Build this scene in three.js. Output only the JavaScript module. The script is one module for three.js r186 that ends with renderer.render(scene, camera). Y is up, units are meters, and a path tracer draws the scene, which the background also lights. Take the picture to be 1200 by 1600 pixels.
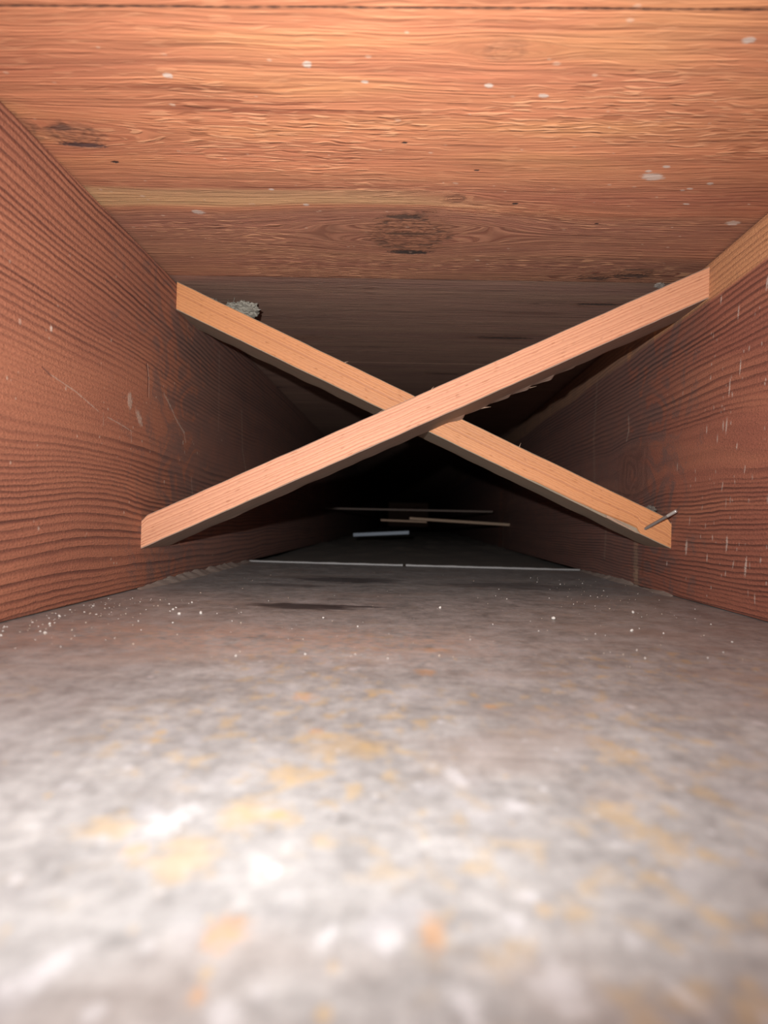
import * as THREE from 'three';
import { RoundedBoxGeometry } from 'three/addons/geometries/RoundedBoxGeometry.js';
import { mergeGeometries } from 'three/addons/utils/BufferGeometryUtils.js';

// ---------------------------------------------------------------- camera, light, exposure
const scene = new THREE.Scene();
scene.background = new THREE.Color(0x000000);
const camera = new THREE.PerspectiveCamera(67.42, 0.75, 0.01, 20);
camera.position.set(-0.0083, 0.0489, 0);
camera.rotation.set(0.01152, 0.03047, 0.02536, 'YXZ');
camera.focus = 0.5;
camera.userData.fStop = 13;
scene.add(camera);

const FLASH = new THREE.Vector3(-0.037, 0.078, 0.006);
// a flash of two emitters behind one lens: a broad one and a tighter one, both pointing along the bay and a little up
for (const [power, cone] of [[0.60, 62.5], [0.46, 33]]) {
  const flash = new THREE.SpotLight(0xffffff, power, 0, THREE.MathUtils.degToRad(cone), 1.0, 2);
  flash.position.copy(FLASH);
  flash.target.position.set(0.0, 0.235, -1);
  flash.castShadow = true;
  flash.shadow.radius = 0.12;
  flash.shadow.camera.near = 0.005;
  scene.add(flash, flash.target);
}

const renderer = new THREE.WebGLRenderer({ antialias: true });
renderer.shadowMap.enabled = true;
renderer.toneMapping = THREE.LinearToneMapping;
renderer.toneMappingExposure = 1.6;

// ---------------------------------------------------------------- sizes (metres)
const W = 0.37, X = W / 2, H = 0.2234;           // clear width of the bay, joist depth
const ZN = 0.30, ZF = -1.62;                     // near and far end of the joists
const SEAM = -0.857;                             // far edge of the metal sheet
const JT = 0.038;                                // joist thickness

// ---------------------------------------------------------------- helpers: noise, textures
function rng(seed) { let a = seed >>> 0; return () => { a = (a + 0x6D2B79F5) >>> 0; let t = a; t = Math.imul(t ^ (t >>> 15), t | 1); t ^= t + Math.imul(t ^ (t >>> 7), t | 61); return ((t ^ (t >>> 14)) >>> 0) / 4294967296; }; }
const PERM = new Uint8Array(512), GX = new Float32Array(256), GY = new Float32Array(256);
{ const r = rng(77); const p = [...Array(256).keys()]; for (let i = 255; i > 0; i--) { const j = (r() * (i + 1)) | 0; [p[i], p[j]] = [p[j], p[i]]; } for (let i = 0; i < 512; i++) PERM[i] = p[i & 255]; for (let i = 0; i < 256; i++) { const a = r() * Math.PI * 2; GX[i] = Math.cos(a); GY[i] = Math.sin(a); } }
function N(x, y) {                                // gradient noise, about -1..1
  const xf = Math.floor(x), yf = Math.floor(y), X0 = xf & 255, Y0 = yf & 255; x -= xf; y -= yf;
  const u = x * x * x * (x * (x * 6 - 15) + 10), v = y * y * y * (y * (y * 6 - 15) + 10);
  const a = PERM[PERM[X0] + Y0], b = PERM[PERM[X0 + 1] + Y0], c = PERM[PERM[X0] + Y0 + 1], d = PERM[PERM[X0 + 1] + Y0 + 1];
  const n00 = GX[a] * x + GY[a] * y, n10 = GX[b] * (x - 1) + GY[b] * y, n01 = GX[c] * x + GY[c] * (y - 1), n11 = GX[d] * (x - 1) + GY[d] * (y - 1);
  const l = n00 + u * (n10 - n00), h = n01 + u * (n11 - n01);
  return 1.5 * (l + v * (h - l));
}
const fbm = (x, y, o = 3) => { let s = 0, a = 0.55; for (let i = 0; i < o; i++) { s += a * N(x, y); x = x * 2.03 + 17.1; y = y * 2.03 + 5.3; a *= 0.5; } return s; };
const sm = (a, b, x) => { const t = Math.min(1, Math.max(0, (x - a) / (b - a))); return t * t * (3 - 2 * t); };
const hash = (n) => { const s = Math.sin(n * 127.1 + 11.7) * 43758.5453; return s - Math.floor(s); };
const SRGB = new Uint8Array(4097); for (let i = 0; i <= 4096; i++) { const c = i / 4096; SRGB[i] = Math.round(255 * (c <= 0.0031308 ? 12.92 * c : 1.055 * Math.pow(c, 1 / 2.4) - 0.055)); }

// a surface being painted: colour (linear), height 0..1, roughness 0..1, all over a rectangle in metres
class Surface {
  constructor(w, h, u0, v0, du, dv) { Object.assign(this, { w, h, u0, v0, du, dv }); this.c = new Float32Array(w * h * 3); this.t = new Float32Array(w * h).fill(0.5); this.r = new Float32Array(w * h).fill(0.75); }
  fill(fn) { const o = { r: 0, g: 0, b: 0, t: 0.5, k: 0.75 }; for (let j = 0; j < this.h; j++) { const v = this.v0 + (j + 0.5) / this.h * this.dv; for (let i = 0; i < this.w; i++) { const u = this.u0 + (i + 0.5) / this.w * this.du, n = j * this.w + i; fn(u, v, o); this.c[n * 3] = o.r; this.c[n * 3 + 1] = o.g; this.c[n * 3 + 2] = o.b; this.t[n] = o.t; this.r[n] = o.k; } } return this; }
  // a mark of one colour: mask(du, dv) in metres from its centre gives 0..1
  stamp(u, v, reach, col, mask, dt = 0) {
    const i0 = Math.max(0, Math.floor((u - reach - this.u0) / this.du * this.w)), i1 = Math.min(this.w - 1, Math.ceil((u + reach - this.u0) / this.du * this.w));
    const j0 = Math.max(0, Math.floor((v - reach - this.v0) / this.dv * this.h)), j1 = Math.min(this.h - 1, Math.ceil((v + reach - this.v0) / this.dv * this.h));
    for (let j = j0; j <= j1; j++) for (let i = i0; i <= i1; i++) {
      const a = this.u0 + (i + 0.5) / this.w * this.du, b = this.v0 + (j + 0.5) / this.h * this.dv, m = mask(a - u, b - v, a, b), n = j * this.w + i;
      if (m <= 0) continue;
      for (let k = 0; k < 3; k++) this.c[n * 3 + k] += (col[k] - this.c[n * 3 + k]) * m;
      this.t[n] += dt * m;
    }
  }
  blob(u, v, ru, rv, col, strength = 1, dt = 0, soft = 0.45, tilt = 0, rough = 0.5) {
    const c = Math.cos(tilt), s = Math.sin(tilt), R = Math.max(ru, rv) * 1.8;
    this.stamp(u, v, R, col, (a, b, A, B) => { const p = (a * c + b * s) / ru, q = (-a * s + b * c) / rv; const d = Math.hypot(p, q) + rough * fbm(A * 1.6 / Math.min(ru, rv) , B * 1.6 / Math.min(ru, rv), 3); return strength * (1 - sm(1 - soft, 1 + soft * 0.3, d)); }, dt);
  }
  stroke(pts, width, col, strength = 1, dt = 0) {
    for (let k = 0; k + 1 < pts.length; k++) { const [x0, y0] = pts[k], [x1, y1] = pts[k + 1], mx = (x0 + x1) / 2, my = (y0 + y1) / 2, dx = x1 - x0, dy = y1 - y0, L2 = dx * dx + dy * dy;
      this.stamp(mx, my, Math.sqrt(L2) / 2 + width * 2, col, (a, b, A, B) => { const t = Math.min(1, Math.max(0, ((A - x0) * dx + (B - y0) * dy) / L2)); const d = Math.hypot(A - x0 - t * dx, B - y0 - t * dy) / (width * (0.75 + 0.5 * N(A * 300, B * 300))); return strength * (1 - sm(0.5, 1.1, d)); }, dt); }
  }
  maps(wrap = THREE.MirroredRepeatWrapping, rough = false) {
    const n = this.w * this.h, cd = new Uint8Array(n * 4), td = new Uint8Array(n * 4), rd = rough ? new Uint8Array(n * 4) : null;
    for (let i = 0; i < n; i++) { for (let k = 0; k < 3; k++) cd[i * 4 + k] = SRGB[Math.min(4096, Math.max(0, (this.c[i * 3 + k] * 4096) | 0))]; cd[i * 4 + 3] = 255; const t = Math.min(255, Math.max(0, Math.round(this.t[i] * 255))); td[i * 4] = td[i * 4 + 1] = td[i * 4 + 2] = t; td[i * 4 + 3] = 255; if (rd) { const q = Math.min(255, Math.max(0, Math.round(this.r[i] * 255))); rd[i * 4] = rd[i * 4 + 1] = rd[i * 4 + 2] = q; rd[i * 4 + 3] = 255; } }
    const mk = (d, srgb) => { const x = new THREE.DataTexture(d, this.w, this.h); x.magFilter = THREE.LinearFilter; x.minFilter = THREE.LinearMipmapLinearFilter; x.generateMipmaps = true; x.wrapS = x.wrapT = wrap; if (srgb) x.colorSpace = THREE.SRGBColorSpace; x.needsUpdate = true; return x; };
    this.c = this.t = this.r = null;
    return { map: mk(cd, true), bumpMap: mk(td), ...(rd ? { roughnessMap: mk(rd) } : {}) };
  }
}
const mix3 = (o, c, a) => { o.r += (c[0] - o.r) * a; o.g += (c[1] - o.g) * a; o.b += (c[2] - o.b) * a; };
const mat = (p) => new THREE.MeshStandardMaterial({ roughness: 0.75, metalness: 0, ...p });

// ---------------------------------------------------------------- helpers: objects
const used = {};
const numbered = (name) => { const n = used[name] = (used[name] ?? -1) + 1; return n ? `${name}_${String(n).padStart(3, '0')}` : name; };
function mesh(name, g, m, parent) { const o = new THREE.Mesh(g, m); o.name = name; o.castShadow = o.receiveShadow = true; if (parent) parent.add(o); return o; }
function top(o, name, data) { o.name = numbered(name); Object.assign(o.userData, data); scene.add(o); return o; }
function uvBy(g, fn) { const p = g.attributes.position, uv = new Float32Array(p.count * 2); for (let i = 0; i < p.count; i++) { const [u, v] = fn(p.getX(i), p.getY(i), p.getZ(i)); uv[i * 2] = u; uv[i * 2 + 1] = v; } g.setAttribute('uv', new THREE.BufferAttribute(uv, 2)); return g; }
function box(x0, x1, y0, y1, z0, z1, r = 0.0012) { const g = new RoundedBoxGeometry(x1 - x0, y1 - y0, z1 - z0, 2, r); g.translate((x0 + x1) / 2, (y0 + y1) / 2, (z0 + z1) / 2); return g; }

// ---------------------------------------------------------------- wood of the subfloor planks
// knots: [x, z, rx, rz, darkness]
const K1 = [[-0.167, 0.3485, 0.013, 0.011, 0.8], [-0.190, 0.342, 0.010, 0.012, 0.5], [-0.0112, 0.466, 0.024, 0.031, 1], [0.0129, 0.4138, 0.006, 0.006, 0.6], [0.0003, 0.4314, 0.005, 0.005, 0.6], [0.144, 0.5349, 0.014, 0.012, 1], [0.120, 0.543, 0.013, 0.009, 0.95], [0.0237, 0.2826, 0.008, 0.007, 0.25]];
const K2 = [[0.139, 0.612, 0.022, 0.007, 0.6], [0.0129, 0.907, 0.012, 0.02, 0.5], [0.0744, 0.727, 0.03, 0.008, 0.6], [-0.11, 0.74, 0.015, 0.012, 0.4]];
function plankSurface(w, h, z0, dz, knots, first) {
  const s = new Surface(w, h, -0.225, z0, 0.45, dz);
  s.fill((x, z, o) => {
    let q = z + 0.006 * N(x * 4 + 3, z * 9) + 0.0018 * N(x * 22, z * 60), kn = 0, kd = 0, halo = 0;
    for (const [kx, kz, rx, rz, d] of knots) {
      const p = (x - kx) / rx, r = (z - kz) / rz, m = p * p * 0.35 + r * r;
      if (m < 12) { q -= Math.sign(r) * rz * 0.85 * Math.exp(-m * 0.42) * Math.min(1, Math.abs(r) * 2.5); halo = Math.max(halo, d * Math.exp(-m * 0.3)); const e = Math.hypot(p, r) + 0.35 * fbm(x * 160, z * 190, 2); if (e < 1.25) { const a = d * (1 - sm(0.85, 1.2, e)); if (a > kn) { kn = a; kd = e; } } }
    }
    // body colour: bands of heart and sap wood that follow the grain
    const band = 0.006 * N(x * 5, 7.7);
    o.r = 0.41; o.g = 0.157; o.b = 0.077;
    if (first) {
      mix3(o, [0.34, 0.132, 0.07], 0.9 * sm(0.372, 0.395, q + band));
      mix3(o, [0.42, 0.25, 0.125], 0.75 * sm(0.402, 0.408, q + band) * (1 - sm(0.425, 0.433, q + band)) * sm(0.06, -0.02, x + 0.03 * N(z * 60, 1.5)));
      mix3(o, [0.28, 0.128, 0.078], 0.8 * sm(0.428, 0.445, q + band));
      mix3(o, [0.48, 0.225, 0.095], 0.5 * sm(0.0, 0.5, N(x * 9, q * 35)) * (1 - sm(0.36, 0.39, q)));
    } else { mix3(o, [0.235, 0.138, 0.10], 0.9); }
    const st = 0.5 * N(x * 5, q * 170) + 0.5 * N(x * 13 + 9, q * 420), fine = N(x * 26, q * 900), wide = N(x * 2.2, q * 45);
    const g = 1 + 0.30 * st + 0.24 * fine + 0.12 * wide; o.r *= g; o.g *= g * (1 + 0.06 * wide); o.b *= g;
    // growth rings, faint on the flat of the board, close and dark where they bend round a knot
    const rc = q / 0.0030 + 1.1 * N(q * 90, 2.2), rf = rc - Math.floor(rc), rl = sm(0.35, 0.85, rf) * (1 - sm(0.9, 1, rf)) * Math.min(1, (first ? 0.14 + 0.5 * sm(0.375, 0.40, q) * sm(-0.02, 0.09, x) : 0.25) * (0.6 + 0.8 * hash(Math.floor(rc))) + 0.75 * halo);
    mix3(o, [o.r * 0.5, o.g * 0.36, o.b * 0.36], 0.8 * rl);
    // dark resin streaks
    const ds = sm(0.36, 0.7, N(x * 6 + 40, q * 260 + 3)) * sm(-0.1, 0.4, N(x * 3, z * 20)); mix3(o, [o.r * 0.55, o.g * 0.42, o.b * 0.4], 0.7 * ds);
    // torn, lifted fibres left by the saw
    const tear = sm(0.02, 0.5, N(x * 7 + 5, z * 16)) * (first ? 1 : 0.5), wob = q + 0.0012 * N(x * 90, z * 130);
    const f1 = sm(0.28, 0.55, N(x * 70, wob * 520)), f2 = sm(0.25, 0.55, N(x * 120 + 8, wob * 800 + 2));
    const fl = Math.min(1, f1 * (0.25 + 0.75 * tear) + 0.55 * f2 * (0.3 + 0.7 * tear));
    mix3(o, first ? [0.60, 0.305, 0.16] : [0.30, 0.19, 0.14], 0.62 * fl);
    const hol = sm(0.3, 0.6, N(x * 60 + 30, wob * 480 + 50)) * (0.3 + 0.7 * tear); mix3(o, [o.r * 0.6, o.g * 0.5, o.b * 0.45], 0.5 * hol);
    o.t = 0.45 + 0.12 * st + 0.12 * fine - 0.1 * rl + 0.28 * fl - 0.22 * hol + 0.06 * wide - 0.1 * ds;
    if (kn > 0) {
      const ring = 0.5 + 0.5 * Math.sin(kd * 19 + 3 * fbm(x * 120, z * 120, 2)); const patch = sm(-0.05, 0.35, fbm(x * 90 + 3, z * 220, 3));
      mix3(o, [0.25, 0.105, 0.055], kn * 0.6); mix3(o, [0.12, 0.05, 0.03], kn * 0.55 * ring); mix3(o, [0.05, 0.03, 0.022], kn * 0.7 * patch * sm(0.3, 0.9, kd));
      o.t += kn * (0.12 * ring - 0.25 * patch);
    }
    o.k = 0.78;
  });
  return s;
}
const s1 = plankSurface(2048, 1536, 0.2585, 0.2945, K1, true);
// dark joint line painted along the near edge: shade of the gap, with dirt
s1.stroke([...Array(24)].map((_, i) => [-0.22 + 0.44 * i / 23, 0.2597 + 0.0003 * N(i * 0.7, 3)]), 0.00075, [0.045, 0.02, 0.013], 0.95, -0.06);
s1.blob(0.145, 0.538, 0.012, 0.004, [0.05, 0.03, 0.024], 0.8, -0.15); s1.blob(0.121, 0.5445, 0.010, 0.003, [0.06, 0.035, 0.026], 0.75, -0.15);
// bark-dark crescents of the knots, worm and nail holes, pale paint flecks
s1.blob(-0.0112, 0.4975, 0.015, 0.004, [0.025, 0.018, 0.016], 0.95, -0.2);
s1.blob(-0.014, 0.4395, 0.012, 0.0035, [0.05, 0.03, 0.022], 0.85, -0.2);
s1.blob(-0.012, 0.4655, 0.016, 0.003, [0.07, 0.035, 0.022], 0.8, -0.15);
s1.blob(-0.1665, 0.3585, 0.013, 0.0025, [0.05, 0.028, 0.03], 0.9, -0.2, 0.45, 0.1);
s1.blob(-0.170, 0.3425, 0.006, 0.003, [0.10, 0.05, 0.035], 0.8, -0.1);
for (const [x, z, a, b] of [[-0.158, 0.3756, 0.002, 0.0012], [-0.0139, 0.3531, 0.0014, 0.0009], [0.0219, 0.3802, 0.0014, 0.0008], [0.0464, 0.4195, 0.0018, 0.0012], [0.097, 0.446, 0.0012, 0.001]]) s1.blob(x, z, a, b, [0.015, 0.01, 0.01], 1, -0.4, 0.3);
const fleck = [0.46, 0.37, 0.31];
for (const [x, z, a, b] of [[0.110, 0.385, 0.0062, 0.0042], [0.1733, 0.4422, 0.0042, 0.0034], [-0.108, 0.3007, 0.0022, 0.002], [-0.0512, 0.2927, 0.002, 0.0024], [-0.0296, 0.3041, 0.0016, 0.0012], [0.1094, 0.2761, 0.0026, 0.0022], [0.113, 0.374, 0.0022, 0.0014], [0.106, 0.379, 0.0018, 0.0014], [0.141, 0.392, 0.002, 0.0014], [0.133, 0.398, 0.0018, 0.001], [0.13, 0.4, 0.0014, 0.001], [0.138, 0.417, 0.002, 0.001], [-0.133, 0.4365, 0.004, 0.003], [-0.069, 0.4245, 0.002, 0.0016], [-0.085, 0.405, 0.0016, 0.0012], [0.02, 0.306, 0.002, 0.0016], [0.043, 0.313, 0.0024, 0.0016]]) s1.blob(x, z, a, b, fleck, 0.85, 0.06, 0.35, 0.2, 0.35);
{ const r = rng(5); for (let i = 0; i < 90; i++) { const a = 0.0005 + 0.0012 * r() * r(); s1.blob(-0.18 + 0.37 * r(), 0.262 + 0.26 * r(), a * 1.3, a, [0.52, 0.36, 0.26], 0.3 + 0.4 * r(), 0.05, 0.4, 0.3, 0.4); } }
const plankMat1 = mat({ ...s1.maps(), bumpScale: 0.0011, roughness: 0.7 });
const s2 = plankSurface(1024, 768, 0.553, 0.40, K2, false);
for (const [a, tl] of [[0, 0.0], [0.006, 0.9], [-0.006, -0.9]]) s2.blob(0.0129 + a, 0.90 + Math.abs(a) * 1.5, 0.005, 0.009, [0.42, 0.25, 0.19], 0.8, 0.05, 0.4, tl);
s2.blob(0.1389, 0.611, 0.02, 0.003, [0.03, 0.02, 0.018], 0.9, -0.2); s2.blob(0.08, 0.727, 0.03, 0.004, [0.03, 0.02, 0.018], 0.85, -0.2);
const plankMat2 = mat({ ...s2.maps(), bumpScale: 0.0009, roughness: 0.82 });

const ceiling = top(new THREE.Group(), 'ceiling', { kind: 'structure', label: 'rough-sawn orange-brown subfloor boards overhead', category: 'ceiling' });
const XO = X + JT + 0.01;
{
  const joints = [ZN, 0.0275, -0.2585, -0.553, -0.85]; while (joints.at(-1) > -7.2) joints.push(joints.at(-1) - 0.298);
  for (let k = 0; k + 1 < joints.length; k++) {
    const za = joints[k], zb = joints[k + 1], gap = 0.0003, first = k === 2;
    const up = k < 2 ? 0 : first ? 0.0006 : 0.0012, g = box(-XO, XO, H + up, H + 0.019 + up, zb + gap, za - gap, 0.0004);   // boards never lie quite level
    // boards before and after the one in full view carry the same two kinds of grain, shifted
    const sh = first ? 0 : k === 3 ? 0 : za + 0.553 + 0.03 * (k % 4);
    uvBy(g, first || k === 1 ? (x, y, z) => [(x + 0.225) / 0.45, (first ? -z - 0.2585 : z + 0.2645) / 0.2945] : (x, y, z) => [(x + 0.225 + (k === 3 ? 0 : 0.07 * k)) / 0.45, (-(z - sh) - 0.553) / 0.40]);
    mesh(k ? `plank_${String(k).padStart(3, '0')}` : 'plank', g, first || k === 1 ? plankMat1 : plankMat2, ceiling);
  }
}

// ---------------------------------------------------------------- the two joists
function joistSurface(side) {
  const s = new Surface(2048, 1024, 0.2, 0, 0.9, H), L = side < 0;
  const kz = 0.668, ky = 0.094;
  s.fill((z, y, o) => {
    let q = y + 0.0035 * N(z * 3.2 + (L ? 0 : 31), y * 9 + 2) + 0.0014 * N(z * 11, y * 40) + 0.0003 * N(z * 70, y * 220), kd = 9;
    if (L) q += 0.006 * Math.exp(-Math.pow((z - 0.43) / 0.09, 2)) * (y > 0.02 && y < 0.11 ? Math.sin((y - 0.02) / 0.09 * Math.PI) : 0) * -1;
    else {
      const p = (z - kz) / 0.035, r = (y - ky) / 0.022, m = p * p + r * r; kd = Math.hypot(p + 0.35 * N(z * 22, y * 30), r + 0.4 * N(z * 26 + 7, y * 34)) + 0.2 * fbm(z * 60, y * 60, 2);
      q += (r > 0 ? 1 : -1) * -0.012 * Math.exp(-m * 0.5) * Math.min(1, Math.abs(r) * 2);
      q += 0.008 * sm(0.5, 0.40, z) * Math.exp(-Math.pow((y - 0.105) / 0.03, 2));
    }
    // annual rings: wide early wood, thin dark late wood, cut nearly upright
    const sp = L ? (q > 0.17 ? 0.0038 : 0.0034) : 0.0033;
    const sc = L ? q / 0.0036 + 1.6 * N(q * 30, 3.3) : (q < 0.08 ? q / 0.0028 : 0.08 / 0.0028 + (q < 0.118 ? (q - 0.08) / 0.0125 : 0.038 / 0.0125 + (q - 0.118) / 0.0040)) + 0.7 * N(q * 35, 9.1);
    const id = Math.floor(sc), f = sc - id, rnd = hash(id + (L ? 0 : 500));
    let line = sm(0.42, 0.86, f) * (1 - sm(0.90, 1.0, f)) * (0.55 + 0.45 * rnd);
    let faint = L ? 1 - 0.75 * sm(0.035, 0.008, Math.abs(y - 0.112 + 0.02 * N(z * 7, 5))) : 1 - 0.8 * sm(0.03, 0.01, Math.abs(y - 0.099 + 0.008 * N(z * 8, 4)));
    line *= faint * (0.85 + 0.35 * N(z * 9, y * 20 + id * 0.37));
    o.r = L ? 0.31 : 0.265; o.g = L ? 0.117 : 0.092; o.b = L ? 0.066 : 0.056;
    const wide = fbm(z * 7, y * 22, 3), fuzz = N(z * 380, y * 900), fuzz2 = N(z * 900, y * 1600), fib = N(z * 60, q * 1600);
    const g = 1 + 0.16 * wide + 0.09 * fuzz + 0.10 * fuzz2 + 0.08 * fib; o.r *= g; o.g *= g * (1 + 0.05 * wide); o.b *= g;
    mix3(o, [0.38, 0.15, 0.082], 0.35 * sm(0.1, 0.6, N(z * 5 + 2, q * 60)));
    if (!L) { const sap = sm(0.1965, 0.199, q + 0.002 * N(z * 8, 3)); mix3(o, [0.46 * g, 0.215 * g, 0.10 * g], sap); if (sap > 0.5) line *= 0.4; }
    mix3(o, [0.085, 0.026, 0.019], 0.9 * line);
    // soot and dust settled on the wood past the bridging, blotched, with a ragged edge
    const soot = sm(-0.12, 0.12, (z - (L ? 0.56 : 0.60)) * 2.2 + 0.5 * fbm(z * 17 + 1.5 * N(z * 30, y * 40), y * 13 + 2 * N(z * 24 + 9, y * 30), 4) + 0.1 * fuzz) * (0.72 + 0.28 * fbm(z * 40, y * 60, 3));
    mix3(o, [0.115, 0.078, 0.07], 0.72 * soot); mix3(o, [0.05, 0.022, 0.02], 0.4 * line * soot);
    o.t = 0.6 + 0.05 * fuzz + 0.07 * fuzz2 + 0.05 * fib - 0.42 * line + 0.14 * (f < 0.9 ? f : 0) * faint;
    if (!L && kd < 1.6) { const a = 1 - sm(0.9, 1.5, kd), ring = 0.5 + 0.5 * Math.sin(kd * 17); mix3(o, [0.19, 0.075, 0.05], a * 0.6); mix3(o, [0.09, 0.035, 0.026], a * ring * 0.4 * sm(-0.3, 0.3, N(z * 40, y * 50))); o.t += a * 0.1 * (ring - 0.5); }
    o.k = 0.72;
  });
  return s;
}
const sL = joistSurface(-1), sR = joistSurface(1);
const pale = [0.44, 0.33, 0.26];
{ // smears of old glue and scratches on the left joist
  sL.blob(0.478, 0.1205, 0.0045, 0.0058, pale, 0.7, 0.1, 0.4, 0.3); sL.blob(0.496, 0.112, 0.008, 0.0035, pale, 0.65, 0.1, 0.4, -0.6);
  sL.stroke([[0.509, 0.150], [0.5125, 0.141], [0.514, 0.128]], 0.0008, pale, 0.5, 0.15);
  sL.stroke([[0.507, 0.150], [0.511, 0.141], [0.5115, 0.129]], 0.0012, [0.10, 0.04, 0.03], 0.7, -0.3);
  sL.stroke([[0.545, 0.136], [0.560, 0.130], [0.575, 0.122], [0.597, 0.114], [0.602, 0.107]], 0.0016, pale, 0.45, 0.1);
  sL.stroke([[0.371, 0.1165], [0.40, 0.113], [0.43, 0.107]], 0.0006, pale, 0.5, 0.05); sL.stroke([[0.443, 0.1055], [0.462, 0.104], [0.482, 0.102], [0.483, 0.095]], 0.0006, pale, 0.5, 0.05);
  sL.stroke([[0.437, 0.107], [0.4375, 0.1]], 0.0006, pale, 0.4, 0.05); sL.stroke([[0.362, 0.1185], [0.372, 0.116]], 0.0008, [0.1, 0.04, 0.03], 0.7, -0.1);
  sL.stroke([[0.62, 0.08], [0.63, 0.05], [0.625, 0.035]], 0.0022, pale, 0.25); sL.stroke([[0.80, 0.16], [0.81, 0.12], [0.83, 0.10]], 0.003, pale, 0.3); sL.stroke([[0.70, 0.2], [0.705, 0.13]], 0.003, pale, 0.15);
  const r = rng(12); for (let i = 0; i < 110; i++) { const a = 0.0004 + 0.0009 * r() * r(); sL.blob(0.3 + 0.42 * r(), 0.01 + 0.2 * r(), a * 1.2, a * 1.4, [0.5, 0.38, 0.3], 0.3 + 0.5 * r(), 0.05, 0.4, 0, 0.3); }
  sL.blob(0.37, 0.139, 0.0016, 0.0018, [0.6, 0.5, 0.42], 0.8, 0.05);
}
{ // white paint spatter on the right joist, and old runs beyond the bridging
  const r = rng(31), white = [0.52, 0.42, 0.36];
  for (const [z, y, w, h] of [[0.537, 0.036, 0.0022, 0.006], [0.4436, 0.028, 0.0016, 0.006], [0.47, 0.040, 0.0014, 0.005], [0.576, 0.0226, 0.0014, 0.002], [0.474, 0.1123, 0.0012, 0.005], [0.4704, 0.1352, 0.001, 0.006], [0.456, 0.1445, 0.001, 0.005], [0.46, 0.178, 0.001, 0.0045], [0.486, 0.193, 0.0011, 0.003], [0.424, 0.184, 0.0014, 0.004], [0.50, 0.0305, 0.001, 0.003]]) sR.blob(z, y, w, h, white, 0.75, 0.05, 0.5, 0.15, 0.7);
  for (let i = 0; i < 110; i++) { const w = 0.0004 + 0.0006 * r(), z = 0.38 + 0.22 * r() * (0.4 + 0.6 * r()); sR.blob(z, 0.006 + 0.17 * r(), w, w * (1.2 + 4 * r() * r()), white, 0.3 + 0.4 * r(), 0.04, 0.5, -0.3 + 0.7 * r(), 0.6); }
  sR.stroke([[0.684, 0.146], [0.682, 0.134], [0.688, 0.126]], 0.0025, pale, 0.4, 0.05);
  sR.stroke([[0.655, 0.045], [0.652, 0.01], [0.65, -0.002]], 0.010, [0.33, 0.22, 0.14], 0.45); sR.stroke([[0.635, 0.044], [0.634, 0.012]], 0.0035, [0.16, 0.055, 0.035], 0.6);
  sR.stroke([[0.80, 0.2], [0.81, 0.14], [0.80, 0.09]], 0.006, [0.30, 0.2, 0.15], 0.25); sR.stroke([[0.86, 0.19], [0.87, 0.1]], 0.004, [0.14, 0.06, 0.045], 0.4); sR.stroke([[0.75, 0.06], [0.755, 0.02]], 0.005, [0.3, 0.2, 0.14], 0.3);
}
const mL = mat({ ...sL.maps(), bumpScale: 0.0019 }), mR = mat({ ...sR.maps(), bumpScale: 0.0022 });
const jointUV = (x, y, z) => [(-z - 0.2) / 0.9, y / H];
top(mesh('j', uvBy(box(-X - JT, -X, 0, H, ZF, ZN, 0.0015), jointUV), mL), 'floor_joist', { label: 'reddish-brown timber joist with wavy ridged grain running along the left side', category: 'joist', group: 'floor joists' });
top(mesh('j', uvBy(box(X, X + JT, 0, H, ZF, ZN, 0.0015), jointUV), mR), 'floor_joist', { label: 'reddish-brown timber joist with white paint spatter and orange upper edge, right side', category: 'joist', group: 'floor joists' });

// ---------------------------------------------------------------- galvanised sheet underneath
const sM = new Surface(2048, 2048, -0.2, -0.02, 0.4, 0.9);
sM.fill((x, z, o) => {
  const a = fbm(x * 34, z * 30, 4), b = fbm(x * 95 + 7, z * 80, 3), c = fbm(x * 300, z * 260, 2), d = N(x * 1500, z * 1100);
  o.r = 0.30; o.g = 0.296; o.b = 0.29;
  const g = 1 + 0.14 * a + 0.26 * b + 0.34 * c; o.r *= g; o.g *= g; o.b *= g;
  mix3(o, [0.40, 0.40, 0.41], 0.45 * sm(0.12, 0.5, fbm(x * 70 + 50, z * 38, 3)));               // zinc bloom
  mix3(o, [0.42, 0.32, 0.19], 0.65 * sm(0.02, 0.5, fbm(x * 150 + 20, z * 105 + 9, 4)) * sm(-0.3, 0.3, N(x * 16 + 3, z * 13)) * (z < 0.33 + 0.04 * N(x * 20, 8) ? 1 : 0.25));   // yellow-brown staining in patches
  mix3(o, [0.31, 0.26, 0.23], 0.45 * sm(0.05, 0.4, fbm(x * 14 + 9, z * 20 + 2, 3)));              // dust
  // rubbed streaks across the sheet, further in
  const str = N(x * 9, z * 260) * 0.5 + N(x * 22, z * 700) * 0.5; const k = 1 + 0.10 * str; o.r *= k; o.g *= k; o.b *= k;
  const sp = 1 + 0.14 * d; o.r *= sp; o.g *= sp; o.b *= sp;
  o.t = 0.5 + 0.1 * c + 0.08 * d + 0.05 * str; o.k = 0.52 + 0.12 * a + 0.1 * b;
});
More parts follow.
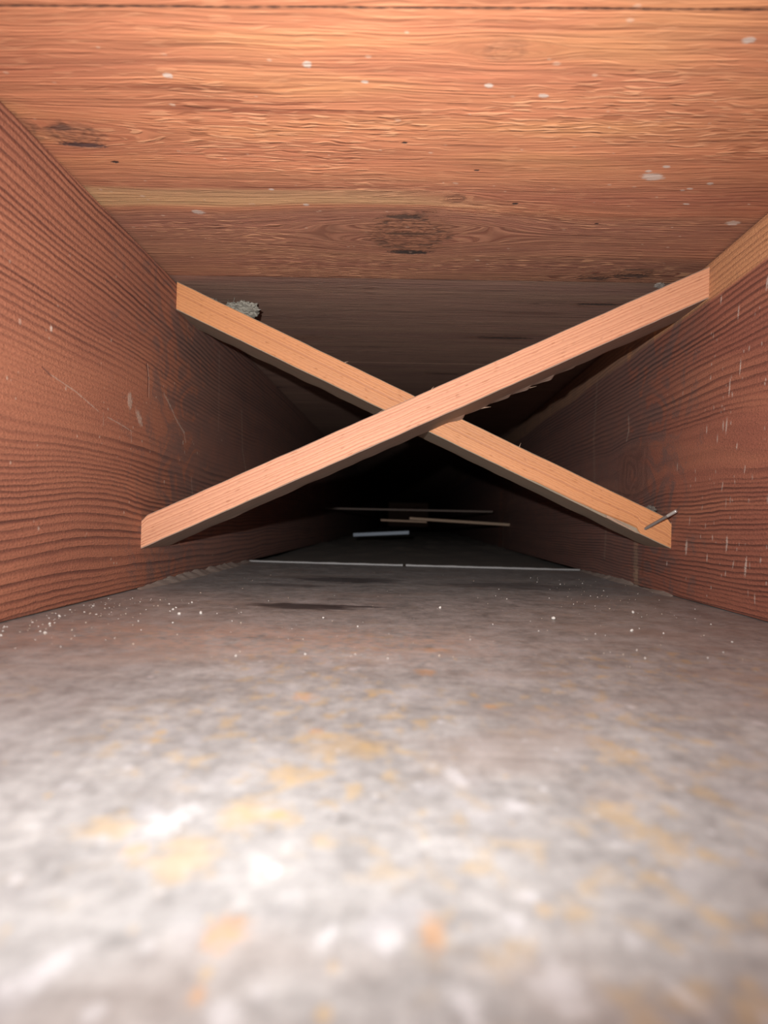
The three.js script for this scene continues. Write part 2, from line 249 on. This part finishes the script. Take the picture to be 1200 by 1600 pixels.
{ const r = rng(9), rust = [0.50, 0.25, 0.08], sand = [0.46, 0.33, 0.17], white = [0.52, 0.52, 0.53];
  for (const [x, z, a, b] of [[0.0154, 0.2107, 0.0022, 0.0035], [-0.0284, 0.181, 0.0022, 0.003], [-0.0478, 0.1141, 0.0018, 0.003], [-0.0288, 0.0927, 0.0028, 0.005], [-0.004, 0.094, 0.002, 0.005], [-0.029, 0.080, 0.001, 0.002], [-0.036, 0.214, 0.004, 0.006], [-0.001, 0.256, 0.004, 0.007], [0.004, 0.30, 0.008, 0.006]]) sM.blob(x, z, a, b, rust, 0.5, 0, 0.8, 0, 0.9);
  for (const [x, z, a, b] of [[0.0287, 0.1344, 0.005, 0.008], [-0.04, 0.112, 0.006, 0.009], [-0.033, 0.13, 0.006, 0.008], [-0.055, 0.122, 0.005, 0.006], [-0.03, 0.15, 0.008, 0.006], [0.034, 0.122, 0.003, 0.006], [0.04, 0.17, 0.005, 0.01], [-0.02, 0.17, 0.012, 0.01]]) sM.blob(x, z, a, b, sand, 0.5, 0, 0.8, 0, 0.9);
  for (const [x, z, a, b, t] of [[-0.0466, 0.0832, 0.0022, 0.0065, -0.3], [-0.0254, 0.0769, 0.0022, 0.0032, 0.3], [-0.0009, 0.0797, 0.0018, 0.0045, 0.25], [-0.0167, 0.0922, 0.0014, 0.0036, -0.3], [-0.0095, 0.0927, 0.0024, 0.004, 0], [0.0095, 0.1039, 0.0018, 0.0022, 0.6], [0.0065, 0.0975, 0.0016, 0.0026, 0.2], [0.0097, 0.0838, 0.0035, 0.006, 0.1], [-0.0456, 0.1257, 0.003, 0.010, -0.25], [0.0025, 0.152, 0.002, 0.008, 0.2], [0.0225, 0.083, 0.0014, 0.004, 0.4], [0.03, 0.079, 0.0015, 0.003, 0.2], [0.012, 0.137, 0.003, 0.004, 0], [-0.0385, 0.0765, 0.0014, 0.002, 0]]) sM.blob(x, z, a, b, white, 0.6, 0.1, 0.8, t, 0.7);
  for (let i = 0; i < 240; i++) { const z = 0.05 + 0.25 * r(), a = 0.0005 + 0.0014 * r() * r(); sM.blob(-0.1 + 0.2 * r(), z, a, a * 1.7, r() < 0.5 ? white : sand, 0.25 + 0.4 * r(), 0.02, 0.6, 0, 0.5); }
  // gritty dust band, and the dark dried spills
  sM.stamp(-0.08, 0.315, 0.16, [0.47, 0.335, 0.27], (a, b, A, B) => 0.75 * Math.exp(-Math.pow(b / 0.045, 2) - Math.pow(a / 0.11, 4)) * sm(-0.5, 0.4, fbm(A * 240, B * 260, 2) + 0.4 * N(A * 30, B * 40)));
  sM.stamp(-0.066, 0.437, 0.06, [0.035, 0.03, 0.032], (a, b, A, B) => 0.9 * (1 - sm(0.6, 1.05, Math.hypot(a / 0.036, b / 0.017) + 0.55 * fbm(A * 60, B * 420, 3))) * sm(-0.95, -0.3, N(A * 700, B * 900) + 0.5));
  sM.stamp(-0.035, 0.445, 0.04, [0.04, 0.033, 0.035], (a, b, A, B) => 0.8 * (1 - sm(0.5, 1.0, Math.hypot(a / 0.022, b / 0.005) + 0.5 * fbm(A * 60, B * 420, 3))));
  sM.stamp(-0.055, 0.64, 0.10, [0.05, 0.045, 0.05], (a, b, A, B) => 0.75 * (1 - sm(0.4, 1.0, Math.hypot(a / 0.06, b / 0.04) + 0.6 * fbm(A * 40, B * 160, 3))));
  sM.stamp(0.08, 0.62, 0.12, [0.06, 0.055, 0.06], (a, b, A, B) => 0.55 * (1 - sm(0.3, 1.0, Math.hypot(a / 0.08, b / 0.05) + 0.6 * fbm(A * 40, B * 160, 3))));
  sM.stamp(-0.1, 0.57, 0.10, [0.06, 0.055, 0.06], (a, b, A, B) => 0.5 * (1 - sm(0.3, 1.0, Math.hypot(a / 0.05, b / 0.02) + 0.6 * fbm(A * 40, B * 160, 3))));
}
const metalMat = mat({ ...sM.maps(THREE.MirroredRepeatWrapping, true), bumpScale: 0.0002, roughness: 1, metalness: 0.4 });
const edgeMat = mat({ color: new THREE.Color().setRGB(0.20, 0.19, 0.185), roughness: 0.6, metalness: 0.2 });
const sheet = top(new THREE.Group(), 'metal_sheet', { label: 'dull galvanised sheet metal with rust and white oxide spots across the bottom', category: 'metal sheet' });
{
  // the sheet sags a little between the joists and ripples; 1 mm thick
  const nx = 60, nz = 150, pos = [], idx = [], xw = X + JT, za = ZN, zb = SEAM;
  const yy = (x, z) => -0.0004 - (Math.abs(x) < X ? 0.0006 * (1 - (x / X) ** 2) * (1 + 0.8 * N(x * 10, z * 8)) : 0);
  for (let s = 0; s < 2; s++) for (let j = 0; j <= nz; j++) for (let i = 0; i <= nx; i++) { const x = -xw + 2 * xw * i / nx, z = za + (zb - za) * j / nz; pos.push(x, yy(x, z) - s * 0.001, z); }
  const at = (s, i, j) => s * (nx + 1) * (nz + 1) + j * (nx + 1) + i;
  for (let j = 0; j < nz; j++) for (let i = 0; i < nx; i++) { idx.push(at(0, i, j), at(0, i + 1, j), at(0, i + 1, j + 1), at(0, i, j), at(0, i + 1, j + 1), at(0, i, j + 1)); idx.push(at(1, i, j), at(1, i + 1, j + 1), at(1, i + 1, j), at(1, i, j), at(1, i, j + 1), at(1, i + 1, j + 1)); }
  for (let i = 0; i < nx; i++) for (const j of [0, nz]) { const a = at(0, i, j), b = at(0, i + 1, j), c = at(1, i, j), d = at(1, i + 1, j); j ? idx.push(a, b, d, a, d, c) : idx.push(a, d, b, a, c, d); }
  for (let j = 0; j < nz; j++) for (const i of [0, nx]) { const a = at(0, i, j), b = at(0, i, j + 1), c = at(1, i, j), d = at(1, i, j + 1); i ? idx.push(a, c, d, a, d, b) : idx.push(a, d, c, a, b, d); }
  const g = new THREE.BufferGeometry(); g.setAttribute('position', new THREE.Float32BufferAttribute(pos, 3)); g.setIndex(idx); g.computeVertexNormals();
  uvBy(g, (x, y, z) => [(x + 0.2) / 0.4, (-z + 0.02) / 0.9]);
  mesh('panel', g, metalMat, sheet);
  // the folded lip at its far end, in two lengths
  for (const [a, b] of [[-0.184, -0.012], [-0.0085, 0.184]]) {
    const seg = 40, p = [], q = []; const prof = [[0, 0], [0, 0.0016], [-0.0012, 0.0021], [-0.0024, 0.0016], [-0.0024, 0]];
    for (let i = 0; i <= seg; i++) { const x = a + (b - a) * i / seg, w = 1 + 0.25 * N(x * 60, 2); for (const [dz, dy] of prof) p.push(x, -0.0008 + dy * w, SEAM + 0.0024 + dz); }
    for (let i = 0; i < seg; i++) for (let k = 0; k < 4; k++) { const m = i * 5 + k; q.push(m, m + 5, m + 6, m, m + 6, m + 1); }
    for (const i of [0, seg]) for (let k = 1; k < 4; k++) i ? q.push(i * 5, i * 5 + k, i * 5 + k + 1) : q.push(0, k + 1, k);
    const lg = new THREE.BufferGeometry(); lg.setAttribute('position', new THREE.Float32BufferAttribute(p, 3)); lg.setIndex(q); const l = lg.toNonIndexed(); l.computeVertexNormals();
    const o = mesh('folded_lip', l, edgeMat, sheet); o.userData.label = 'bright folded edge of the sheet';
  }
}

// ---------------------------------------------------------------- cross bridging
function braceMaterial(seed, light, dark, under) {
  const s = new Surface(2048, 256, -0.2, 0, 0.4, 0.085);
  s.fill((x, v, o) => {
    const front = v < 0.0208; const wv = 0.0006 * N(x * 7 + seed, v * 60) + 0.00012 * N(x * 60, v * 300);
    const q = (front ? v + 0.010 * x : v * 0.35) + wv, sc = q / 0.00215 + 0.6 * N(q * 300, seed) + seed, id = Math.floor(sc), f = sc - id;
    const line = sm(0.3, 0.8, f) * (1 - sm(0.88, 1, f)) * (0.5 + 0.5 * hash(id + seed * 9));
    const fib = N(x * 45, v * 2200), sp = N(x * 420 + seed, v * 1500), wide = N(x * 9, v * 90 + seed);
    const c = front ? light : under; o.r = c[0]; o.g = c[1]; o.b = c[2];
    const g = 1 + 0.07 * fib + 0.07 * sp + 0.07 * wide; o.r *= g; o.g *= g; o.b *= g;
    mix3(o, dark, (front ? 0.62 : 0.4) * line);
    if (front) { const pit = sm(0.5, 0.75, N(x * 160 + 3 * seed, v * 900)); mix3(o, [o.r * 0.6, o.g * 0.5, o.b * 0.45], 0.5 * pit); o.t = 0.6 - 0.22 * line + 0.06 * fib + 0.06 * sp - 0.2 * pit; }
    else { const dirt = sm(0.0, 0.5, fbm(x * 30 + seed, v * 120, 3)); mix3(o, [0.20, 0.165, 0.12], 0.5 * dirt); o.t = 0.6 + 0.12 * fib + 0.08 * sp; }
  });
  return mat({ ...s.maps(), bumpScale: 0.0006, roughness: 0.62 });
}
function braceGeometry(x0, x1, yb, vert, zf, depth, chip, endCut, jag = () => 0) {
  const n = 300, P = [], U = [], I = [];
  const ring = (x) => {
    const b = yb(x) + 0.00018 * N(x * 90, zf * 50), t = yb(x) + vert - endCut(x) + 0.00018 * N(x * 80 + 9, zf * 50), [cb, ct] = chip(x), zb = zf - depth, e = 0.0006;
    //     z, y, v      front, lower edge, bottom, back, top, upper edge
    return [[[zf, b + cb[1]], [zf, t - ct]], [[zf - cb[0], b], [zf, b + cb[1]]], [[zb + 0.009, b], [zf - cb[0], b]], [[zb, b + e], [zb + e, b + 0.0006 * N(x * 55, 7) - jag(x)]], [[zb, t - e], [zb, b + e]], [[zb + e, t], [zb, t - e]], [[zf - ct, t], [zb + e, t]], [[zf, t - ct], [zf - ct, t]], [[zb + e, b + 0.0006 * N(x * 55, 7) - jag(x)], [zb + 0.009, b]]];
  };
  const V = [[0.0008, 0.0204], [0.0225, 0.0204], [0.074, 0.0225], [0.02, 0.0225], [0.0204, 0.0008], [0.0225, 0.0204], [0.0225, 0.083], [0.0204, 0.0225], [0.083, 0.074]];
  const rows = []; for (let i = 0; i <= n; i++) { const x = x0 + (x1 - x0) * i / n; rows.push([x, ring(x)]); }
  for (let s = 0; s < 9; s++) { const base = P.length / 3; for (const [x, r] of rows) for (let k = 0; k < 2; k++) { P.push(x, r[s][k][1], r[s][k][0]); U.push((x + 0.2) / 0.4, V[s][k] / 0.085); } for (let i = 0; i < n; i++) { const a = base + i * 2; I.push(a, a + 2, a + 3, a, a + 3, a + 1); } }
  for (const [w, flip] of [[rows[0], 0], [rows[n], 1]]) { const base = P.length / 3, r = w[1], loop = [r[0][0], r[0][1], r[7][1], r[5][0], r[5][1], r[3][0], r[3][1], r[2][1]]; for (const [z, y] of loop) { P.push(w[0], y, z); U.push(0.5, 0.6); } for (let k = 1; k < 7; k++) flip ? I.push(base, base + k + 1, base + k) : I.push(base, base + k, base + k + 1); }
  const g = new THREE.BufferGeometry(); g.setAttribute('position', new THREE.Float32BufferAttribute(P, 3)); g.setAttribute('uv', new THREE.Float32BufferAttribute(U, 2)); g.setIndex(I); g.computeVertexNormals(); return g;
}
function splinter(from, to, w) {                  // a thin tapering sliver of wood, root to tip
  const a = new THREE.Vector3(...from), b = new THREE.Vector3(...to), L = a.distanceTo(b), g = new THREE.CylinderGeometry(w * 0.08, w, L, 5, 3); g.scale(1, 1, 0.45); g.translate(0, L / 2, 0);
  const p = g.attributes.position; for (let i = 0; i < p.count; i++) { const t = p.getY(i) / L; p.setX(i, p.getX(i) + 0.05 * L * t * t); } g.computeVertexNormals();
  const m = new THREE.Matrix4().makeRotationFromQuaternion(new THREE.Quaternion().setFromUnitVectors(new THREE.Vector3(0, 1, 0), b.clone().sub(a).normalize())); m.setPosition(a); return g.applyMatrix4(m);
}
const zA = -0.5057, zB = -0.5677, BD = 0.0605, SA = 0.469, SB = 0.4575;
const yA = (x) => 0.0263 + SA * (x + X), yBr = (x) => 0.0338 + SB * (X - x);
const matA = braceMaterial(1.3, [0.43, 0.194, 0.102], [0.25, 0.075, 0.036], [0.32, 0.235, 0.18]);
const matB = braceMaterial(4.7, [0.41, 0.165, 0.056], [0.26, 0.085, 0.027], [0.30, 0.23, 0.165]);
const sliverMat = mat({ color: new THREE.Color().setRGB(0.30, 0.19, 0.13), roughness: 0.8 });
const braceA = top(new THREE.Group(), 'cross_brace', { label: 'front wooden bridging strut rising from lower left to upper right', category: 'brace', group: 'crossed bridging struts' });
mesh('board', braceGeometry(-X, X, yA, 0.0208, zA, BD, (x) => [[0.0007 + 0.0004 * Math.max(0, N(x * 40, 1)), 0.0007 + 0.0004 * Math.max(0, N(x * 40, 1))], 0.0006 + 0.0006 * Math.max(0, N(x * 30, 8))], (x) => 0.002 * sm(-X + 0.005, -X, x) ** 2, (x) => { const f = ((x + 0.004 * N(x * 70, 2)) * 62) % 1; return x > 0.02 && x < 0.115 ? 0.0022 * hash(Math.floor(x * 62) + 3) * sm(0, 0.9, f) * (1 - sm(0.93, 1, f)) : 0; }), matA, braceA);
for (const [x, dx, dy, w] of [[0.042, 0.009, 0.0030, 0.0007], [0.070, 0.014, 0.0060, 0.0006]]) mesh('splinter', splinter([x, yA(x) + 0.0004, zA - BD + 0.001], [x + dx, yA(x) + dy - 0.0006, zA - BD + 0.0006], w), sliverMat, braceA);
for (const [x, dx, dy, w] of [[0.005, 0.002, 0.0025, 0.0003], [-0.03, 0.004, 0.003, 0.0003], [-0.011, -0.003, 0.003, 0.00025]]) mesh('splinter', splinter([x, yA(x) + 0.0204, zA - 0.001], [x + dx, yA(x) + 0.0206 + dy, zA - 0.001], w), sliverMat, braceA);
const braceB = top(new THREE.Group(), 'cross_brace', { label: 'rear wooden bridging strut falling from upper left to nailed lower right', category: 'brace', group: 'crossed bridging struts' });
mesh('board', braceGeometry(-X, X, yBr, 0.0211, zB, BD, (x) => { const c = 0.0007 + 0.0012 * sm(0.078, 0.086, x) * (1 - sm(0.160, 0.162, x)) * (0.8 + 0.6 * N(x * 60, 4)) + 0.0026 * sm(0.120, 0.160, x) * (1 - sm(0.1605, 0.1625, x)); return [[c, c], 0.0006 + 0.0004 * Math.max(0, N(x * 30, 3))]; }, (x) => 0.0025 * sm(X - 0.005, X, x) ** 2), matB, braceB);
for (const [x, dx, dy, w] of [[0.138, 0.022, -0.0105, 0.0011], [0.083, 0.006, -0.002, 0.0008]]) mesh('splinter', splinter([x, yBr(x) + 0.0010, zB - 0.0012], [x + dx, yBr(x) + 0.0012 + dy, zB - 0.0002], w), sliverMat, braceB);
for (const [x, dx, dy, w] of [[0.073, 0.001, 0.003, 0.0003], [-0.058, 0.003, 0.001, 0.0004]]) mesh('splinter', splinter([x, yBr(x) + 0.0208, zB - 0.001], [x + dx, yBr(x) + 0.021 + dy, zB - 0.001], w), sliverMat, braceB);

// the nail driven half way into the lower right end
{
  const steel = mat({ color: new THREE.Color().setRGB(0.30, 0.27, 0.25), roughness: 0.45, metalness: 0.75 }), bright = mat({ color: new THREE.Color().setRGB(0.62, 0.58, 0.54), roughness: 0.4, metalness: 0.7 });
  const a = new THREE.Vector3(0.1638, 0.0458, zB - 0.004), b = new THREE.Vector3(0.1815, 0.0612, zB + 0.020), L = a.distanceTo(b);
  const nail = new THREE.Group(); nail.position.copy(a); nail.quaternion.setFromUnitVectors(new THREE.Vector3(0, 1, 0), b.clone().sub(a).normalize());
  const shank = new THREE.LatheGeometry([[0.0001, 0], [0.0011, 0.0005], [0.0012, 0.006], [0.0013, L * 0.3], [0.00115, L * 0.5], [0.0012, L * 0.78]].map(([r, y]) => new THREE.Vector2(r, y)), 12);
  mesh('shank', shank, steel, nail);
  const h = mesh('nail_head', new THREE.LatheGeometry([[0.0012, L * 0.76], [0.00125, L * 0.8], [0.0013, L - 0.0006], [0.0011, L], [0.0001, L + 0.0001]].map(([r, y]) => new THREE.Vector2(r, y)), 12), bright, nail); h.userData.label = 'bright worn end of the nail';
  top(nail, 'nail', { label: 'bent steel nail sticking out of the lower right strut end', category: 'nail' });
}

// ---------------------------------------------------------------- fluff, dust and grit
function tuft(cx, cy, cz, rx, ry, rz, seed, fibres) {
  const parts = [], r = rng(seed);
  for (let k = 0; k < 7; k++) {
    const g = new THREE.IcosahedronGeometry(1, 5).deleteAttribute('uv'), p = g.attributes.position, ox = (r() - 0.5) * 1.1, oy = (r() - 0.5) * 0.5, oz = (r() - 0.5) * 0.8, sc = 0.35 + 0.3 * r();
    for (let i = 0; i < p.count; i++) { const x = p.getX(i), y = p.getY(i), z = p.getZ(i), d = 1 + 0.32 * N(x * 2.3 + k * 9 + seed, y * 2.3 + z * 2.1) + 0.34 * N(x * 5 + z * 4, y * 5 - z * 3 + k) + 0.16 * N(x * 13 + z * 9, y * 13 + k); p.setXYZ(i, cx + rx * (ox + x * d * sc), cy + ry * (oy + y * d * sc * 1.3), cz + rz * (oz + z * d * sc * 1.2)); }
    g.computeVertexNormals(); parts.push(g);
  }
  for (let k = 0; k < fibres; k++) {
    const a = r() * 6.28, e = (r() - 0.5) * 2.2, pts = []; let d = new THREE.Vector3(Math.cos(a) * Math.cos(e), Math.sin(e), Math.sin(a) * Math.cos(e)), q = new THREE.Vector3(cx + d.x * rx * 0.6, cy + d.y * ry * 0.6, cz + d.z * rz * 0.6);
    for (let i = 0; i < 5; i++) { pts.push(q.clone()); q = q.clone().addScaledVector(d, rx * 0.1); d.add(new THREE.Vector3(r() - 0.5, r() - 0.5, r() - 0.5).multiplyScalar(1.6)).normalize(); }
    parts.push(new THREE.TubeGeometry(new THREE.CatmullRomCurve3(pts), 8, 0.00008, 4).deleteAttribute('uv'));
  }
  for (const g of parts) if (g.index) { const t = g.toNonIndexed(); g.setIndex(null); g.attributes = t.attributes; }
  return mergeGeometries(parts.map((g) => { const q = new THREE.BufferGeometry(); q.setAttribute('position', g.attributes.position); q.setAttribute('normal', g.attributes.normal); return q; }));
}
const fluff = mat({ color: new THREE.Color().setRGB(0.21, 0.19, 0.155), roughness: 1 }), fluffDark = mat({ color: new THREE.Color().setRGB(0.16, 0.13, 0.11), roughness: 1 });
top(mesh('t', tuft(-0.1475, 0.2150, -0.612, 0.016, 0.0075, 0.014, 3, 40), fluff), 'insulation_tuft', { label: 'grey woolly tuft wedged above upper left end of rear strut', category: 'tuft' });
top(mesh('t', tuft(-0.168, 0.2175, -0.603, 0.008, 0.0045, 0.010, 8, 40), fluffDark), 'insulation_tuft', { label: 'small dark dusty tuft in the corner left of the grey tuft', category: 'tuft' });
top(mesh('t', tuft(0.1565, 0.2108, -0.516, 0.0035, 0.0014, 0.005, 14, 26), fluffDark), 'insulation_tuft', { label: 'thin grey lint on top of the front strut near right joist', category: 'lint' });
top(mesh('t', tuft(0.1800, 0.0615, -0.600, 0.004, 0.0045, 0.012, 21, 30), fluffDark), 'insulation_tuft', { label: 'dark cobweb lint behind the lower right strut end above the nail', category: 'lint' });

const dustMat = mat({ color: new THREE.Color().setRGB(0.25, 0.195, 0.16), roughness: 1 });
function drift(side, z0, z1, hgt, wid, seed, label) {   // loose dust heaped in the corner of joist and sheet
  const n = 320, m = 14, P = [], I = [];
  for (let i = 0; i <= n; i++) { const z = z0 + (z1 - z0) * i / n, e = Math.sin(Math.PI * i / n) ** 0.4, b = e * (0.5 + 0.55 * N(z * 17, seed) + 0.22 * N(z * 55, seed + 3)); for (let k = 0; k <= m; k++) { const t = k / m, w = wid * (0.35 + 0.65 * b), y = hgt * b * (1 - t) ** 1.3 + (1 - t) * e * 0.0011 * fbm(z * 80, t * w * 300 + seed, 4); P.push(side * (X - 0.0002 - w * t), Math.max(-0.001, y - 0.001 * t), z); } }
  for (let i = 0; i < n; i++) for (let k = 0; k < m; k++) { const a = i * (m + 1) + k, b = a + m + 1; side < 0 === z1 < z0 ? I.push(a, a + 1, b + 1, a, b + 1, b) : I.push(a, b + 1, a + 1, a, b, b + 1); }
  const g = new THREE.BufferGeometry(); g.setAttribute('position', new THREE.Float32BufferAttribute(P, 3)); g.setIndex(I); g.computeVertexNormals();
  top(mesh('d', g, dustMat), 'dust_drift', { kind: 'stuff', label, category: 'dust' });
}
drift(-1, -0.50, -0.855, 0.0058, 0.014, 2.2, 'lumpy brown dust heaped along the foot of the left joist');
drift(1, -0.56, -0.855, 0.0035, 0.010, 6.6, 'thin line of dust along the foot of the right joist');
{
  const r = rng(404), g0 = new THREE.IcosahedronGeometry(1, 0), spots = [];
  for (let i = 0; i < 420; i++) spots.push([-X + 0.004 + 0.06 * r() * r(), -0.29 - 0.16 * r(), 0.00012 + 0.0005 * r() ** 4, r()]);
  for (let i = 0; i < 380; i++) spots.push([-0.17 + 0.34 * r(), -0.27 - 0.5 * r() * r(), 0.0001 + 0.0004 * r() ** 5, r()]);
  for (let i = 0; i < 160; i++) spots.push([X - 0.003 - 0.08 * r(), -0.42 - 0.3 * r(), 0.00012 + 0.0004 * r() ** 4, r()]);
  for (const [x, z, s] of [[0.0703, -0.4089, 0.0011], [-0.1214, -0.3822, 0.001], [-0.112, -0.388, 0.0012], [-0.1299, -0.4352, 0.0008], [-0.172, -0.36, 0.0010], [-0.168, -0.30, 0.0008], [0.012, -0.445, 0.0008], [-0.155, -0.31, 0.0007], [0.1, -0.37, 0.0009], [0.124, -0.45, 0.0009], [-0.165, -0.335, 0.0008], [-0.13, -0.4, 0.0008]]) spots.push([x, z, s, 0.9]);
  const im = new THREE.InstancedMesh(g0, mat({ color: 0xffffff, roughness: 0.9 }), spots.length), m = new THREE.Matrix4(), q = new THREE.Quaternion(), e = new THREE.Euler(), c = new THREE.Color();
  spots.forEach(([x, z, s, t], i) => { e.set(r() * 6, r() * 6, r() * 6); q.setFromEuler(e); m.compose(new THREE.Vector3(x, -0.0008 + s * 0.55, z), q, new THREE.Vector3(s * (0.7 + 0.6 * r()), s * (0.6 + 0.4 * r()), s * (0.7 + 0.6 * r()))); im.setMatrixAt(i, m); t > 0.45 ? c.setRGB(0.36, 0.33, 0.30) : c.setRGB(0.24, 0.19, 0.15); im.setColorAt(i, c); });
  im.castShadow = im.receiveShadow = true;
  top(im, 'grit', { kind: 'stuff', label: 'pale crumbs and specks of grit strewn over the sheet metal', category: 'grit' });
}

// ---------------------------------------------------------------- the far end of the bay
const dirtMat = mat({ color: new THREE.Color().setRGB(0.12, 0.098, 0.075), roughness: 1 });
{
  const n = 70, m = 240, P = [], I = [], xw = X + JT, za = SEAM - 0.0002, zb = -7.2;
  const yt = (x, z) => -0.006 + 0.0035 * fbm(x * 22, z * 22, 4) + 0.010 * sm(-1.1, -1.5, z) * (0.6 + fbm(x * 14, z * 10, 3));
  for (let s = 0; s < 2; s++) for (let j = 0; j <= m; j++) for (let i = 0; i <= n; i++) { const x = -xw + 2 * xw * i / n, z = za + (zb - za) * j / m; P.push(x, s ? -0.03 : Math.min(yt(x, z), Math.abs(x) > X - 0.006 && z > ZF - 0.01 ? -0.0008 : 1), z); }
  const at = (s, i, j) => s * (n + 1) * (m + 1) + j * (n + 1) + i;
  for (let j = 0; j < m; j++) for (let i = 0; i < n; i++) { I.push(at(0, i, j), at(0, i + 1, j), at(0, i + 1, j + 1), at(0, i, j), at(0, i + 1, j + 1), at(0, i, j + 1)); I.push(at(1, i, j), at(1, i + 1, j + 1), at(1, i + 1, j), at(1, i, j), at(1, i, j + 1), at(1, i + 1, j + 1)); }
  for (let i = 0; i < n; i++) for (const j of [0, m]) { const a = at(0, i, j), b = at(0, i + 1, j), c = at(1, i, j), d = at(1, i + 1, j); j ? I.push(a, b, d, a, d, c) : I.push(a, d, b, a, c, d); }
  const g = new THREE.BufferGeometry(); g.setAttribute('position', new THREE.Float32BufferAttribute(P, 3)); g.setIndex(I); g.computeVertexNormals();
  top(mesh('f', g, dirtMat), 'floor', { kind: 'structure', label: 'dark dusty ground beyond the bright folded metal edge', category: 'floor' });
  const wg = uvBy(box(-xw - 0.01, xw + 0.01, -0.03, H, -7.24, -7.2, 0.002), (x, y) => [(x + 0.225) / 0.45, y * 2.5]);
  top(mesh('w', wg, plankMat2), 'wall_back', { kind: 'structure', label: 'dark timber closing the far end of the bay', category: 'wall' });
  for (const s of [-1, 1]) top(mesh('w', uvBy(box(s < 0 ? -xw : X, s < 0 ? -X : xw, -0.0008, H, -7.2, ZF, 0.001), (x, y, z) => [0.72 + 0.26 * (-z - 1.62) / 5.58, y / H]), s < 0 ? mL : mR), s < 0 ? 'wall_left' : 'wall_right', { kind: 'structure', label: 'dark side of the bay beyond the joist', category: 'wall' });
  const lath = mat({ color: new THREE.Color().setRGB(0.30, 0.205, 0.14), roughness: 0.8 });
  // loose sticks lying across the back
  const stick = (x0, y0, x1, y1, z, w, hgt, m, name, data) => { const L = Math.hypot(x1 - x0, y1 - y0), g = new RoundedBoxGeometry(L, hgt, w, 2, 0.0008), p = g.attributes.position; for (let i = 0; i < p.count; i++) { p.setY(i, p.getY(i) + 0.0012 * N(p.getX(i) * 25, z * 9)); } g.computeVertexNormals(); const o = mesh('s', g, m); o.position.set((x0 + x1) / 2, (y0 + y1) / 2, z); o.rotation.z = Math.atan2(y1 - y0, x1 - x0); return top(o, name, data); };
  stick(-0.004, 0.0545, 0.184, 0.0478, -1.45, 0.012, 0.0050, lath, 'wooden_lath', { label: 'thin tan wooden lath lying across the dark far end', category: 'lath' });
  stick(-0.181, 0.0715, 0.168, 0.0735, -1.60, 0.012, 0.0034, mat({ color: new THREE.Color().setRGB(0.14, 0.105, 0.088), roughness: 0.9 }), 'wooden_lath', { label: 'long dim brown lath spanning the far end above the tan lath', category: 'lath' });
  stick(-0.06, 0.050, 0.03, 0.049, -1.50, 0.010, 0.004, mat({ color: new THREE.Color().setRGB(0.3, 0.2, 0.14), roughness: 0.9 }), 'wooden_lath', { label: 'dull brown lath end beside the tan lath at the far end', category: 'lath' });
  stick(-0.11, 0.0215, -0.004, 0.0275, -1.46, 0.02, 0.007, mat({ color: new THREE.Color().setRGB(0.12, 0.14, 0.17), roughness: 0.5, metalness: 0.3 }), 'metal_strip', { label: 'bluish metal strip low down at the dark far end', category: 'metal strip' });
}

// ---------------------------------------------------------------- the flash that lights the bay
{
  const lamp = new THREE.Group(); lamp.position.copy(FLASH).add(new THREE.Vector3(0, 0, 0.006));
  const housing = mesh('housing', new THREE.LatheGeometry([[0.0001, 0.004], [0.0052, 0.004], [0.0056, 0.0034], [0.0056, 0.0004], [0.0052, 0], [0.0042, 0]].map(([r, y]) => new THREE.Vector2(r, y)), 28), mat({ color: 0x333333, roughness: 0.6 }), lamp); housing.rotation.x = Math.PI / 2;
  const lens = mesh('led_window', new THREE.CircleGeometry(0.0042, 28), mat({ color: 0xffffff, emissive: 0xffffff, emissiveIntensity: 3, roughness: 0.5 }), lamp); lens.rotation.y = Math.PI; lens.position.z = -0.0002;
  top(lamp, 'flash_lamp', { label: 'small round white flash lamp beside the viewpoint', category: 'lamp' });
}
renderer.render(scene, camera);
